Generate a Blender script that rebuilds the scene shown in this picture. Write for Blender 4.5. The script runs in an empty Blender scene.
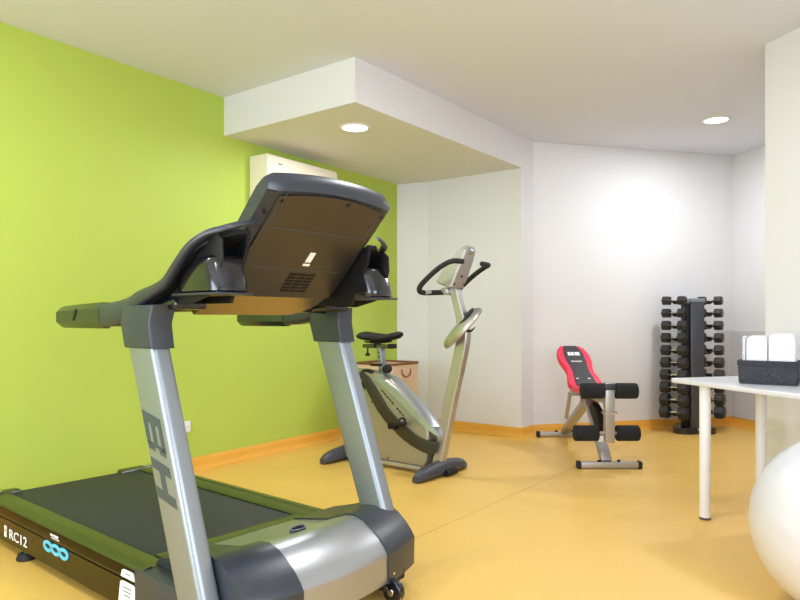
import bpy, bmesh, math, random
from mathutils import Vector, Matrix
random.seed(7)
PI = math.pi
C = bpy.context.scene.collection
S = bpy.context.scene
# ---------------------------------------------------------------- camera, light, exposure
ANG = math.atan(509/669)                 # camera turned this far from the green wall's direction
FX, FY = -math.sin(ANG), math.cos(ANG)   # forward
RX, RY = math.cos(ANG), math.sin(ANG)    # right
cd = bpy.data.cameras.new('camera'); cam = bpy.data.objects.new('camera', cd); C.objects.link(cam)
cam.location = (0, 0, 1.08); cam.rotation_euler = (PI/2, 0, ANG)
cd.sensor_width = 36; cd.lens = 669/800*36; cd.shift_y = 18/800; cd.clip_start = .02
S.camera = cam
S.view_settings.view_transform = 'Standard'; S.view_settings.look = 'None'
S.view_settings.exposure = 0.08; S.view_settings.gamma = 1
try: S.cycles.use_denoising = True
except Exception: pass
S.cycles.max_bounces = 10; S.cycles.diffuse_bounces = 6; S.cycles.glossy_bounces = 4
S.cycles.caustics_reflective = False; S.cycles.caustics_refractive = False; S.cycles.blur_glossy = .6
W = bpy.data.worlds.new('sky'); S.world = W; W.use_nodes = True
bg = W.node_tree.nodes['Background']; bg.inputs[0].default_value = (.80, .90, 1, 1); bg.inputs[1].default_value = 2.2

def area(name, loc, rot, sx, sy, power, col, shape='RECTANGLE', spread=None):
    l = bpy.data.lights.new(name, 'AREA'); l.shape = shape; l.size = sx; l.size_y = sy
    l.energy = power; l.color = col
    if spread: l.spread = spread
    o = bpy.data.objects.new(name, l); C.objects.link(o); o.location = loc; o.rotation_euler = rot
    return o
ZC = 2.713      # ceiling
ZS = 2.43       # underside of the lowered soffit
area('fill_right_window', (1.55, .2, 1.55), (0, PI/2, 0), 1.5, 2.6, 100, (.78, .86, 1))  # added fill lamp set in an unseen window opening
area('fill_rear_window', (-1.6, -2.7, 1.5), (PI/2, 0, 0), 2.8, 1.6, 165, (.78, .86, 1))  # soft fill added behind the camera, at the unseen rear window

# ---------------------------------------------------------------- materials
def nd(t, k, **kw):
    n = t.nodes.new(k)
    for a, b in kw.items(): setattr(n, a, b)
    return n
def srgb(r, g, b):
    f = lambda c: (c/255/12.92) if c/255 <= .04045 else ((c/255+.055)/1.055)**2.4
    return (f(r), f(g), f(b), 1)
def mat(name, col, rough=.5, metal=0, var=.06, scale=12, bump=0, bscale=60, coat=0, spec=.5, sheen=0):
    m = bpy.data.materials.new(name); m.use_nodes = True; t = m.node_tree
    b = t.nodes['Principled BSDF']
    c = srgb(*col)
    tc = nd(t, 'ShaderNodeTexCoord'); no = nd(t, 'ShaderNodeTexNoise'); no.inputs['Scale'].default_value = scale
    no.inputs['Detail'].default_value = 4
    t.links.new(tc.outputs['Object'], no.inputs['Vector'])
    r = nd(t, 'ShaderNodeMix', data_type='RGBA')
    r.inputs[6].default_value = tuple(x*(1-var) for x in c[:3])+(1,)
    r.inputs[7].default_value = tuple(min(1, x*(1+var)) for x in c[:3])+(1,)
    t.links.new(no.outputs['Fac'], r.inputs[0]); t.links.new(r.outputs[2], b.inputs['Base Color'])
    b.inputs['Roughness'].default_value = rough; b.inputs['Metallic'].default_value = metal
    b.inputs['Coat Weight'].default_value = coat; b.inputs['Coat Roughness'].default_value = .1
    b.inputs['Specular IOR Level'].default_value = spec
    b.inputs['Sheen Weight'].default_value = sheen
    if bump:
        n2 = nd(t, 'ShaderNodeTexNoise'); n2.inputs['Scale'].default_value = bscale
        t.links.new(tc.outputs['Object'], n2.inputs['Vector'])
        bp = nd(t, 'ShaderNodeBump'); bp.inputs['Strength'].default_value = bump; bp.inputs['Distance'].default_value = .01
        t.links.new(n2.outputs['Fac'], bp.inputs['Height']); t.links.new(bp.outputs[0], b.inputs['Normal'])
    return m
def emis(name, col, st):
    m = bpy.data.materials.new(name); m.use_nodes = True; t = m.node_tree
    b = t.nodes['Principled BSDF']; b.inputs['Emission Color'].default_value = col; b.inputs['Emission Strength'].default_value = st
    b.inputs['Base Color'].default_value = (.8, .8, .8, 1)
    return m
M = {}
M['white'] = mat('white_paint', (216, 216, 219), .85, var=.012, scale=1.5, bump=.03, bscale=180)
M['ceil'] = mat('ceiling_paint', (214, 219, 232), .9, var=.012, scale=1.2)
M['shade_grey'] = mat('soft_shadow_grey', (198, 197, 199), .6, var=.01)  # wall grey darkened to paint in a soft shadow
M['green'] = mat('lime_green_paint', (172, 193, 78), .6, var=.03, scale=1.1, bump=.03, bscale=180)
M['cove'] = mat('orange_vinyl_cove', (222, 163, 62), .42, var=.05, scale=5)
def floor_mat():
    m = mat('yellow_vinyl_floor', (224, 181, 94), .36, var=.05, scale=2.2, spec=.5); t = m.node_tree
    b = t.nodes['Principled BSDF']; mix = [n for n in t.nodes if n.type == 'MIX'][0]
    tc = [n for n in t.nodes if n.type == 'TEX_COORD'][0]
    n2 = nd(t, 'ShaderNodeTexNoise'); n2.inputs['Scale'].default_value = 55; n2.inputs['Detail'].default_value = 6
    t.links.new(tc.outputs['Object'], n2.inputs['Vector'])
    m2 = nd(t, 'ShaderNodeMix', data_type='RGBA', blend_type='MULTIPLY'); m2.inputs[0].default_value = 1
    rp = nd(t, 'ShaderNodeMapRange'); rp.inputs[3].default_value = .93; rp.inputs[4].default_value = 1.06
    t.links.new(n2.outputs['Fac'], rp.inputs[0]); t.links.new(mix.outputs[2], m2.inputs[6]); t.links.new(rp.outputs[0], m2.inputs[7])
    # welded sheet seams, one every 2 m across the room
    sx = nd(t, 'ShaderNodeSeparateXYZ'); t.links.new(tc.outputs['Object'], sx.inputs[0])
    a = nd(t, 'ShaderNodeMath', operation='ADD'); a.inputs[1].default_value = 1.93+20
    md = nd(t, 'ShaderNodeMath', operation='MODULO'); md.inputs[1].default_value = 2.0
    lt = nd(t, 'ShaderNodeMath', operation='LESS_THAN'); lt.inputs[1].default_value = .007
    t.links.new(sx.outputs[0], a.inputs[0]); t.links.new(a.outputs[0], md.inputs[0]); t.links.new(md.outputs[0], lt.inputs[0])
    m3 = nd(t, 'ShaderNodeMix', data_type='RGBA'); m3.inputs[7].default_value = srgb(196, 142, 60)
    t.links.new(lt.outputs[0], m3.inputs[0]); t.links.new(m2.outputs[2], m3.inputs[6]); t.links.new(m3.outputs[2], b.inputs['Base Color'])
    return m
M['floor'] = floor_mat()
M['silver'] = mat('silver_paint', (138, 145, 151), .38, .6, var=.02)
M['hood_silver'] = mat('silver_hood', (168, 170, 174), .34, .8, var=.02)
M['greyplastic'] = mat('charcoal_plastic', (40, 45, 54), .34, 0, var=.04, spec=.6)
M['capgrey'] = mat('slate_plastic', (46, 52, 60), .42, 0, var=.04)
M['dark'] = mat('black_gloss_plastic', (17, 18, 23), .2, 0, coat=.4, var=.05)
M['darkmet'] = mat('dark_anodised_metal', (102, 106, 98), .3, 1, var=.04)
M['skirt'] = mat('dark_glossy_side_metal', (72, 66, 58), .28, 1, var=.04)
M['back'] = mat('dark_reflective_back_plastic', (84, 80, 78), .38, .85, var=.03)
M['lip'] = mat('floor_tinted_plastic', (168, 148, 112), .34, .9, var=.03)  # golden floor reflection put into the colour of grey plastic
M['black'] = mat('matte_black', (16, 16, 18), .55, var=.08, spec=.3)
M['rubber'] = mat('black_rubber', (24, 24, 26), .75, var=.1, bump=.1)
M['belt'] = mat('running_belt', (35, 36, 41), .6, var=.05, scale=80, bump=.15, bscale=400)
M['chrome'] = mat('chrome', (225, 225, 225), .15, 1, var=.01)
M['label_white'] = mat('white_print', (235, 235, 235), .5, var=.01)
M['logo'] = mat('grey_print', (58, 70, 76), .5, var=.02)
M['blue'] = mat('sky_blue_print', (90, 190, 225), .45, var=.02)
M['red'] = mat('red_vinyl', (232, 44, 82), .42, var=.04, bump=.03)
M['padblack'] = mat('black_vinyl', (52, 50, 54), .5, var=.06, bump=.03)
M['foam'] = mat('black_foam', (22, 22, 25), .9, var=.15, bump=.3, bscale=250)
M['benchgrey'] = mat('grey_powder_coat', (168, 164, 160), .35, .5, var=.03)
M['bikegold'] = mat('satin_metal', (182, 180, 178), .34, .75, var=.03)
M['bikeside'] = mat('satin_silver_shell', (160, 156, 142), .36, .65, var=.03)
M['bikesilver'] = mat('bright_silver_shell', (168, 172, 176), .28, .75, var=.02)
M['bikedark'] = mat('dark_brown_shell', (58, 56, 48), .3, .3, var=.05)
M['footgrey'] = mat('slate_foot_plastic', (62, 63, 72), .4, var=.04)
M['hamper'] = mat('tan_fabric_board', (206, 178, 148), .8, var=.06, scale=30, bump=.08)
M['hamperrim'] = mat('brown_binding', (118, 78, 48), .7, var=.08)
M['table'] = mat('white_laminate', (208, 209, 217), .3, var=.01)
M['tableleg'] = mat('white_enamel', (222, 223, 225), .35, var=.01)
M['towel'] = mat('white_terry', (224, 224, 232), .95, var=.03, scale=40, bump=.35, bscale=220, sheen=.3)
M['ball'] = mat('pearl_vinyl', (206, 206, 214), .3, var=.012, scale=3, coat=.2)
M['ac'] = mat('ivory_plastic', (232, 224, 206), .4, var=.01)
M['iron'] = mat('black_cast_iron', (46, 46, 48), .45, .2, var=.15, scale=40, bump=.1, bscale=90)
M['rackpost'] = mat('graphite_enamel', (66, 68, 76), .35, .3, var=.04)
M['lamp'] = emis('lamp_lens', (1, .97, .92, 1), 6)
def basket_mat():
    m = mat('dark_woven_fibre', (56, 58, 64), .85, var=.1); t = m.node_tree; b = t.nodes['Principled BSDF']
    tc = [n for n in t.nodes if n.type == 'TEX_COORD'][0]
    v = nd(t, 'ShaderNodeTexVoronoi'); v.inputs['Scale'].default_value = 170; t.links.new(tc.outputs['Object'], v.inputs['Vector'])
    r = nd(t, 'ShaderNodeValToRGB'); r.color_ramp.elements[0].position = .0; r.color_ramp.elements[0].color = srgb(150, 150, 155)
    r.color_ramp.elements[1].position = .27; r.color_ramp.elements[1].color = srgb(50, 52, 58)
    t.links.new(v.outputs['Distance'], r.inputs[0]); t.links.new(r.outputs[0], b.inputs['Base Color'])
    bp = nd(t, 'ShaderNodeBump'); bp.inputs['Strength'].default_value = .7; bp.inputs['Distance'].default_value = .004; bp.invert = True
    t.links.new(v.outputs['Distance'], bp.inputs['Height']); t.links.new(bp.outputs[0], b.inputs['Normal'])
    return m
M['basket'] = basket_mat()
M['basketrim'] = mat('navy_binding', (44, 46, 58), .8, var=.1, bump=.1)

# ---------------------------------------------------------------- mesh helpers
def NB(): return bmesh.new()
def box(bm, c, s, rot=None, bev=0, seg=2):
    r = bmesh.ops.create_cube(bm, size=1)
    vs = r['verts']
    bmesh.ops.scale(bm, verts=vs, vec=s)
    if bev:
        es = list({e for v in vs for e in v.link_edges})
        rb = bmesh.ops.bevel(bm, geom=es, offset=bev, segments=seg, affect='EDGES', profile=.5)
        vs = list(set(rb['verts']) | {v for v in vs if v.is_valid})
    if rot: bmesh.ops.rotate(bm, verts=vs, cent=(0, 0, 0), matrix=rot)
    bmesh.ops.translate(bm, verts=vs, vec=c)
    return vs
def beam(bm, p0, p1, w, h, bev=.004, up=(0, 0, 1)):
    """rectangular bar from p0 to p1, w wide and h deep"""
    p0, p1 = Vector(p0), Vector(p1); d = p1-p0; L = d.length; z = d.normalized()
    x = Vector(up).cross(z)
    if x.length < 1e-4: x = Vector((1, 0, 0))
    x.normalize(); y = z.cross(x)
    rot = Matrix((x, y, z)).transposed()
    return box(bm, (p0+p1)/2, (w, h, L), rot, bev)
def cyl(bm, p0, p1, r0, r1=None, n=20, bev=0):
    r1 = r0 if r1 is None else r1
    p0, p1 = Vector(p0), Vector(p1); d = p1-p0
    r = bmesh.ops.create_cone(bm, cap_ends=True, segments=n, radius1=r0, radius2=r1, depth=d.length)
    vs = r['verts']
    if bev:
        es = [e for e in {e for v in vs for e in v.link_edges} if any(len(f.verts) > 4 or n == 4 for f in e.link_faces)]
        rb = bmesh.ops.bevel(bm, geom=es, offset=bev, segments=3, affect='EDGES', profile=.5)
        vs = list(set(rb['verts']) | {v for v in vs if v.is_valid})
    q = Vector((0, 0, 1)).rotation_difference(d.normalized()).to_matrix()
    bmesh.ops.rotate(bm, verts=vs, cent=(0, 0, 0), matrix=q)
    bmesh.ops.translate(bm, verts=vs, vec=(p0+p1)/2)
    return vs
def rings(bm, rs, cap=True, closed=False):
    vv = [[bm.verts.new(p) for p in r] for r in rs]
    n = len(vv[0])
    for i in range(len(vv)-(0 if closed else 1)):
        a, b = vv[i], vv[(i+1) % len(vv)]
        for k in range(n):
            bm.faces.new((a[k], a[(k+1) % n], b[(k+1) % n], b[k]))
    if cap and not closed:
        bm.faces.new(vv[0][::-1]); bm.faces.new(vv[-1])
    bmesh.ops.recalc_face_normals(bm, faces=bm.faces[:])
    return vv
def smooth_path(pts, k=6):
    P = [Vector(p) for p in pts]; out = []
    for i in range(len(P)-1):
        a = P[i-1] if i else P[i]*2-P[i+1]; b, c = P[i], P[i+1]; d = P[i+2] if i+2 < len(P) else c*2-b
        for j in range(k):
            t = j/k
            out.append(.5*((2*b)+(-a+c)*t+(2*a-5*b+4*c-d)*t*t+(-a+3*b-3*c+d)*t**3))
    out.append(P[-1]); return out
def tube(bm, pts, r, n=12, k=6, sm=True):
    P = smooth_path(pts, k) if sm else [Vector(p) for p in pts]
    up = None; rs = []
    for i, p in enumerate(P):
        d = (P[min(i+1, len(P)-1)]-P[max(i-1, 0)]).normalized()
        if up is None:
            up = d.cross(Vector((0, 0, 1)))
            if up.length < .1: up = d.cross(Vector((1, 0, 0)))
            up.normalize()
        up = (up-d*up.dot(d)).normalized(); b = d.cross(up)
        rr = r(i/(len(P)-1)) if callable(r) else r
        rs.append([p+up*math.cos(2*PI*j/n)*rr+b*math.sin(2*PI*j/n)*rr for j in range(n)])
    rings(bm, rs)
def prism(bm, pts, y0, y1, ax='y', bev=0, seg=2):
    """outline (a,b) pushed along an axis: ax y -> (a,y,b); z -> (a,b,z); x -> (x,a,b)"""
    f = {'y': lambda p, t: (p[0], t, p[1]), 'z': lambda p, t: (p[0], p[1], t), 'x': lambda p, t: (t, p[0], p[1])}[ax]
    a = [bm.verts.new(f(p, y0)) for p in pts]; b = [bm.verts.new(f(p, y1)) for p in pts]; n = len(pts)
    fs = [bm.faces.new(a[::-1]), bm.faces.new(b)]
    for i in range(n): fs.append(bm.faces.new((a[i], a[(i+1) % n], b[(i+1) % n], b[i])))
    bmesh.ops.recalc_face_normals(bm, faces=fs)
    if bev:
        es = [e for e in fs[0].edges]+[e for e in fs[1].edges]
        bmesh.ops.bevel(bm, geom=es, offset=bev, segments=seg, affect='EDGES', profile=.5)
    return fs
def ell(bm, c, s, u=24, v=14, rot=None):
    r = bmesh.ops.create_uvsphere(bm, u_segments=u, v_segments=v, radius=1); vs = r['verts']
    bmesh.ops.scale(bm, verts=vs, vec=s)
    if rot: bmesh.ops.rotate(bm, verts=vs, cent=(0, 0, 0), matrix=rot)
    bmesh.ops.translate(bm, verts=vs, vec=c)
def obj(name, bm, m, parent=None, ang=35, off=None, **kw):
    if off is not None: bmesh.ops.translate(bm, verts=bm.verts[:], vec=off)
    for f in bm.faces: f.smooth = True
    for e in bm.edges:
        if len(e.link_faces) == 2 and e.calc_face_angle(0) > math.radians(ang): e.smooth = False
    me = bpy.data.meshes.new(name); bm.to_mesh(me); bm.free()
    o = bpy.data.objects.new(name, me); C.objects.link(o); me.materials.append(m)
    if parent: o.parent = parent
    for k, v in kw.items(): o[k] = v
    return o
def pieces(name, bm, m, parent=None, off=None):
    """every loose piece of the mesh becomes an object of its own"""
    if off is not None: bmesh.ops.translate(bm, verts=bm.verts[:], vec=off)
    bm.verts.ensure_lookup_table(); bm.verts.index_update(); seen = set(); todo = []
    for v in bm.verts:
        if v.index in seen: continue
        st = [v]; isl = set()
        while st:
            q = st.pop()
            if q.index in isl: continue
            isl.add(q.index); st += [e.other_vert(q) for e in q.link_edges if e.other_vert(q).index not in isl]
        seen |= isl; todo.append(isl)
    for isl in todo:
        b2 = bm.copy(); b2.verts.ensure_lookup_table()
        bmesh.ops.delete(b2, geom=[v for v in b2.verts if v.index not in isl], context='VERTS')
        obj(name, b2, m, parent)
    bm.free()
def thing(name, label, cat, loc=(0, 0, 0), rz=0, group=None):
    o = bpy.data.objects.new(name, None); C.objects.link(o); o.location = loc; o.rotation_euler = (0, 0, rz)
    o.empty_display_size = .1
    o['label'] = label; o['category'] = cat
    if group: o['group'] = group
    return o
def tag(o, label, cat, group=None):
    o['label'] = label; o['category'] = cat
    if group: o['group'] = group
    return o
def struct(name, bm, m, **k): return obj(name, bm, m, kind='structure', **k)
def text(bm, s, size, mw, shear=0, off=0, depth=.0006, sx=1):
    cu = bpy.data.curves.new('lettering', 'FONT'); cu.body = s; cu.size = size; cu.shear = shear; cu.offset = off; cu.extrude = depth
    cu.align_x = 'CENTER'; cu.align_y = 'CENTER'; cu.resolution_u = 3
    o = bpy.data.objects.new('lettering', cu); C.objects.link(o); bpy.context.view_layer.update()
    me = bpy.data.meshes.new_from_object(o.evaluated_get(bpy.context.evaluated_depsgraph_get()))
    me.transform(mw @ Matrix.Diagonal((sx, 1, 1, 1))); bm.from_mesh(me)
    bpy.data.objects.remove(o); bpy.data.curves.remove(cu); bpy.data.meshes.remove(me)
def frame(o, x, y):   # a matrix whose x and y run along the given directions
    x = Vector(x).normalized(); y = Vector(y); y = (y-x*y.dot(x)).normalized(); z = x.cross(y)
    m = Matrix((x, y, z)).transposed().to_4x4(); m.translation = Vector(o); return m

# ---------------------------------------------------------------- the room
PV, QV = Vector((.61, .792)), Vector((.792, -.61))     # directions of the turned part of the room
K = Vector((-1.417, 7.38)); P0 = Vector((-.684, 4.498))
t_ = (P0-K).dot(QV)
ring = [Vector((-3.84, -2.6)), Vector((-4.118, 5.365)), Vector((-3.80, 5.45)), Vector((-2.775, 5.45)), Vector((-2.77, 5.68)),
        K, K+QV*t_, P0, P0+QV*((1.45+.684)/QV.x), Vector((1.45, -2.6))]
names = ['left', 'corner', 'alcove', 'step', 'far', 'far_right', 'return', 'partition', 'right', 'rear']
nr = len(ring)
def outward(a, b):
    d = (b-a).normalized(); return Vector((-d.y, d.x))
def inset(i, w):          # the ring's corner i moved w into the room
    a, b, c = ring[i-1], ring[i], ring[(i+1) % nr]
    n1, n2 = -outward(a, b), -outward(b, c); bis = (n1+n2).normalized()
    return b+bis*(w/max(.3, bis.dot(n1)))
T = .14
holes = {'right': (-1.1, 1.5, .8, 2.3), 'rear': (-3.0, -.2, .7, 2.3)}
for i, nm in enumerate(names):
    a, b = ring[i], ring[(i+1) % nr]; n = outward(a, b)*T; bm = NB()
    if nm not in holes:
        prism(bm, [a, b, b+n, a+n] if nm not in ('left',) else [a, b, b+n, a+n], 0, ZC, 'z')
    elif nm == 'right':
        h = holes[nm]; x0, x1 = 1.45, 1.45+T; y0, y1 = -2.6, a.y
        for (ya, yb, za, zb) in ((y0, h[0], 0, ZC), (h[1], y1, 0, ZC), (h[0], h[1], 0, h[2]), (h[0], h[1], h[3], ZC)):
            box(bm, ((x0+x1)/2, (ya+yb)/2, (za+zb)/2), (T, yb-ya, zb-za))
    else:
        h = holes[nm]; x0, x1 = -3.9, 1.45
        for (xa, xb, za, zb) in ((x0, h[0], 0, ZC), (h[1], x1, 0, ZC), (h[0], h[1], 0, h[2]), (h[0], h[1], h[3], ZC)):
            box(bm, ((xa+xb)/2, -2.6-T/2, (za+zb)/2), (xb-xa, T, zb-za))
    struct('wall_'+nm, bm, M['green'] if nm == 'left' else M['white'])
    # coved skirting: the floor vinyl turned up the wall
    prof = [(0, .092), (.004, .092), (.007, .088), (.009, .05), (.014, .022), (.028, .006), (.046, .0015), (.046, 0), (0, 0)]
    bm = NB(); j = (i+1) % nr
    rings(bm, [[tuple(inset(i, w+.0005))+(z+.0005,) for w, z in prof], [tuple(inset(j, w+.0005))+(z+.0005,) for w, z in prof]])
    struct('baseboard_'+nm, bm, M['cove'])
bm = NB(); box(bm, (-1.3, 2.6, -.05), (6.2, 11, .1)); struct('floor', bm, M['floor'])
bm = NB(); box(bm, (-1.3, 2.6, ZC+.05), (6.2, 11, .1)); struct('ceiling', bm, M['ceil'])
bm = NB(); prism(bm, [(-4.041, 3.157), (-2.756, 3.157), (-2.77, 5.68), (-2.775, 5.45), (-3.80, 5.45), (-4.118, 5.365)], ZS, ZC, 'z')
struct('trim_1', bm, M['white'])
# low panel added round the far corner, its grey painting a soft shadow
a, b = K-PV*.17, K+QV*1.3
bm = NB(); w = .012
prism(bm, [a, K, b, b-PV*w, K-PV*w+QV*w, a+QV*w], .093, .955, 'z'); struct('shade_panel', bm, M['shade_grey'])
# unseen windows behind the camera, added to carry the fill lamps
bm = NB()
for y in (-1.1, .2, 1.5): box(bm, (1.52, y, 1.55), (.05, .06, 1.5))
for z in (.83, 2.27): box(bm, (1.52, .2, z), (.05, 2.6, .06))
w1 = struct('added_window_1', bm, M['tableleg'])
bm = NB(); box(bm, (1.452-.02, .2, .78), (.12, 2.7, .03), bev=.005); obj('added_sill', bm, M['tableleg'], w1)
bm = NB()
for x in (-3.0, -1.6, -.2): box(bm, (x, -2.67, 1.5), (.06, .05, 1.6))
for z in (.73, 2.27): box(bm, (-1.6, -2.67, z), (2.8, .05, .06))
w2 = struct('added_window_2', bm, M['tableleg'])
bm = NB(); box(bm, (-1.6, -2.59, .68), (2.9, .12, .03), bev=.005); obj('added_sill', bm, M['tableleg'], w2)

# ---------------------------------------------------------------- recessed downlights
def downlight(x, y, z, label, power):
    t = thing('ceiling_downlight', label, 'ceiling light', (x, y, z), 0, 'round recessed ceiling lights')
    bm = NB(); n = 40
    rings(bm, [[(r*math.cos(2*PI*k/n), r*math.sin(2*PI*k/n), zz) for k in range(n)] for r, zz in
               ((.088, -.0008), (.112, -.0008), (.112, -.004), (.106, -.008), (.092, -.009), (.088, -.004))], closed=True)
    obj('trim_ring', bm, M['tableleg'], t)
    bm = NB(); cyl(bm, (0, 0, -.001), (0, 0, -.006), .0885, n=40); obj('lens', bm, M['lamp'], t)
    l = area('lamp_light', (x, y, z-.02), (0, 0, 0), .17, .17, power, (.93, .96, 1), 'DISK')
for x, y, z, lab in ((-3.12, 3.575, ZS, 'round recessed downlight in the lowered soffit above the treadmill'),
                     (-1.264, 5.958, ZC, 'round recessed downlight in the main ceiling above the dumbbell rack'),
                     (-3.1, .6, ZC, 'unseen recessed downlight added for fill, nearest the left rear corner'),  # from here on the lamps are unseen, added to brighten the room
                     (-1.25, 2.95, ZC, 'unseen recessed downlight added to brighten the middle of the room'),
                     (-1.1, .2, ZC, 'unseen recessed downlight added for fill near the added rear window')):
    downlight(x, y, z, lab, 27 if y > 5 else 17)

# ---------------------------------------------------------------- treadmill
TM = thing('treadmill', 'large silver and charcoal treadmill with its back to the lime green wall', 'treadmill', (-1.72, 1.28, 0), math.radians(-3))
# deck
bm = NB(); box(bm, (-1.18, .455, .175), (1.52, .70, .035), bev=.012, seg=3); obj('running_belt', bm, M['belt'], TM)
for s, (ya, yb) in enumerate(((0, .115), (.80, .93))):
    bm = NB(); o1 = ya if s == 0 else yb; i1 = yb if s == 0 else ya; d = 1 if s == 0 else -1
    prism(bm, [(o1, .160), (o1, .196), (o1+d*.008, .204), (o1+d*.042, .208), (o1+d*.046, .203), (i1-d*.012, .203), (i1, .196), (i1, .165)], -1.90, -.40, 'x', bev=.0015, seg=1)
    obj('foot_rail', bm, M['darkmet'], TM)
    bm = NB()
    xa = -1.90
    prism(bm, [(xa, .042), (-.30, .042), (-.30, .144), (xa, .144)], o1, o1+d*.02, 'y')
    prism(bm, [(xa, .151), (-.40, .151), (-.40, .196), (xa, .196)], o1, o1+d*.02, 'y')
    prism(bm, [(xa, .14), (-.40, .14), (-.40, .16), (xa, .16)], o1+d*.006, o1+d*.02, 'y')
    sk = obj('side_skirt', bm, M['skirt'], TM)
    bm = NB(); box(bm, ((xa-.40)/2, o1+d*.0065, .1475), (-.40-xa, .003, .006)); obj('groove', bm, M['black'], sk)
    bm = NB(); box(bm, (-1.925, ((ya-.003)+.17)/2 if s == 0 else (.70+.933)/2, .127), (.075, .176 if s == 0 else .233, .162), bev=.014, seg=3); ec = obj('end_cap', bm, M['darkmet'], TM)
    bm = NB(); box(bm, (-1.915, (ya+yb)/2-.0, .2100), (.03, (yb-ya)*.4, .003), bev=.001); obj('end_cap_plate', bm, M['chrome'], ec)
# crosswise frame, leveling feet, front strip
for x in (-1.80, -1.1, -.45):
    bm = NB(); beam(bm, (x, .02, .105), (x, .91, .105), .05, .08); obj('frame_crossmember', bm, M['black'], TM)
for y in (.016, .914):
    bm = NB(); cyl(bm, (-1.43, y, .012), (-1.43, y, .10), .008); lf = obj('leveling_foot', bm, M['chrome'], TM)
    bm = NB(); cyl(bm, (-1.43, y, 0), (-1.43, y, .028), .042, .034, 24, .006); obj('rubber_pad', bm, M['rubber'], lf)
bm = NB(); box(bm, (-.47, .457, .196), (.085, .68, .016), bev=.005); obj('front_strip', bm, M['darkmet'], TM)
bm = NB()
box(bm, (-.27, .035, .122), (.34, .075, .16), bev=.006); obj('base_block', bm, M['capgrey'], TM)
bm = NB(); box(bm, (-.27, .895, .122), (.34, .075, .16), bev=.006); obj('base_block', bm, M['capgrey'], TM)
# motor hood in three pieces, bowed towards the front
def bow(y): return .062+.085*(1-((y-.465)/.465)**2)
def hood(y0, y1, grow, m, name, n=10):
    bm = NB(); rs = []
    for i in range(n+1):
        y = y0+(y1-y0)*i/n; xf = bow(y); g = grow
        lift = .02*(1-((y-.465)/.465)**2)
        p = [(xf-.02, .085-g), (xf+g*.5, .085-g), (xf+g, .186), (xf-.001+g, .192), (xf-.018+g, .216), (xf-.045+g, .244), (xf-.082, .270+g), (xf-.125, .289+g+lift*.3), (xf-.17, .297+g+lift*.5),
             (xf-.22, .293+g+lift*.4), (xf-.27, .281+g), (xf-.33, .258+g), (-.40, .222+g), (-.43, .200), (-.43, .10)]
        rs.append([(x, y, z) for x, z in p])
    rings(bm, rs); return obj(name, bm, m, TM, ang=28)
hood(.27, .70, 0, M['hood_silver'], 'motor_hood')
hood(.072, .272, .006, M['greyplastic'], 'hood_end_cap')
hood(.698, .93, .006, M['greyplastic'], 'hood_end_cap')
bm = NB(); n = 28
rings(bm, [[(-.105+rx*math.cos(2*PI*k/n), .457+ry*math.sin(2*PI*k/n), .3045+zz+rx*math.cos(2*PI*k/n)*-.35) for k in range(n)] for rx, ry, zz in ((.009, .030, -.012), (.009, .030, 0), (.014, .038, 0), (.014, .038, -.012))], closed=True)
obj('hood_emblem', bm, M['greyplastic'], TM)
bm = NB(); cyl(bm, (bow(.735)+.004, .735, .11), (bow(.735)+.0085, .735, .11), .005); obj('hood_screw', bm, M['chrome'], TM)
for y in (.20, .73):
    bm = NB(); cyl(bm, (.128, y-.016, .0455), (.128, y+.016, .0455), .045, n=32, bev=.006)
    box(bm, (.075, y-.03, .08), (.09, .02, .06), bev=.004)
    wl = obj('transport_wheel', bm, M['dark'], TM)
    bm = NB(); cyl(bm, (.128, y-.022, .045), (.128, y+.022, .045), .014, n=16, bev=.002); obj('wheel_hub', bm, M['chrome'], wl)
    bm = NB(); n = 32
    for yy in (y-.008, y+.008):
        rings(bm, [[((.128)+(.0455+a_)*math.cos(2*PI*k/n), yy+b_, .045+(.0455+a_)*math.sin(2*PI*k/n)) for k in range(n)] for a_, b_ in ((-.004, -.0015), (-.0006, -.0015), (-.0006, .0015), (-.004, .0015))], closed=True)
    obj('tyre_groove', bm, M['chrome'], wl)
bm = NB(); box(bm, (-.08, .465, .085), (.36, .74, .06), bev=.01); obj('motor_pan', bm, M['black'], TM)
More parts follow.
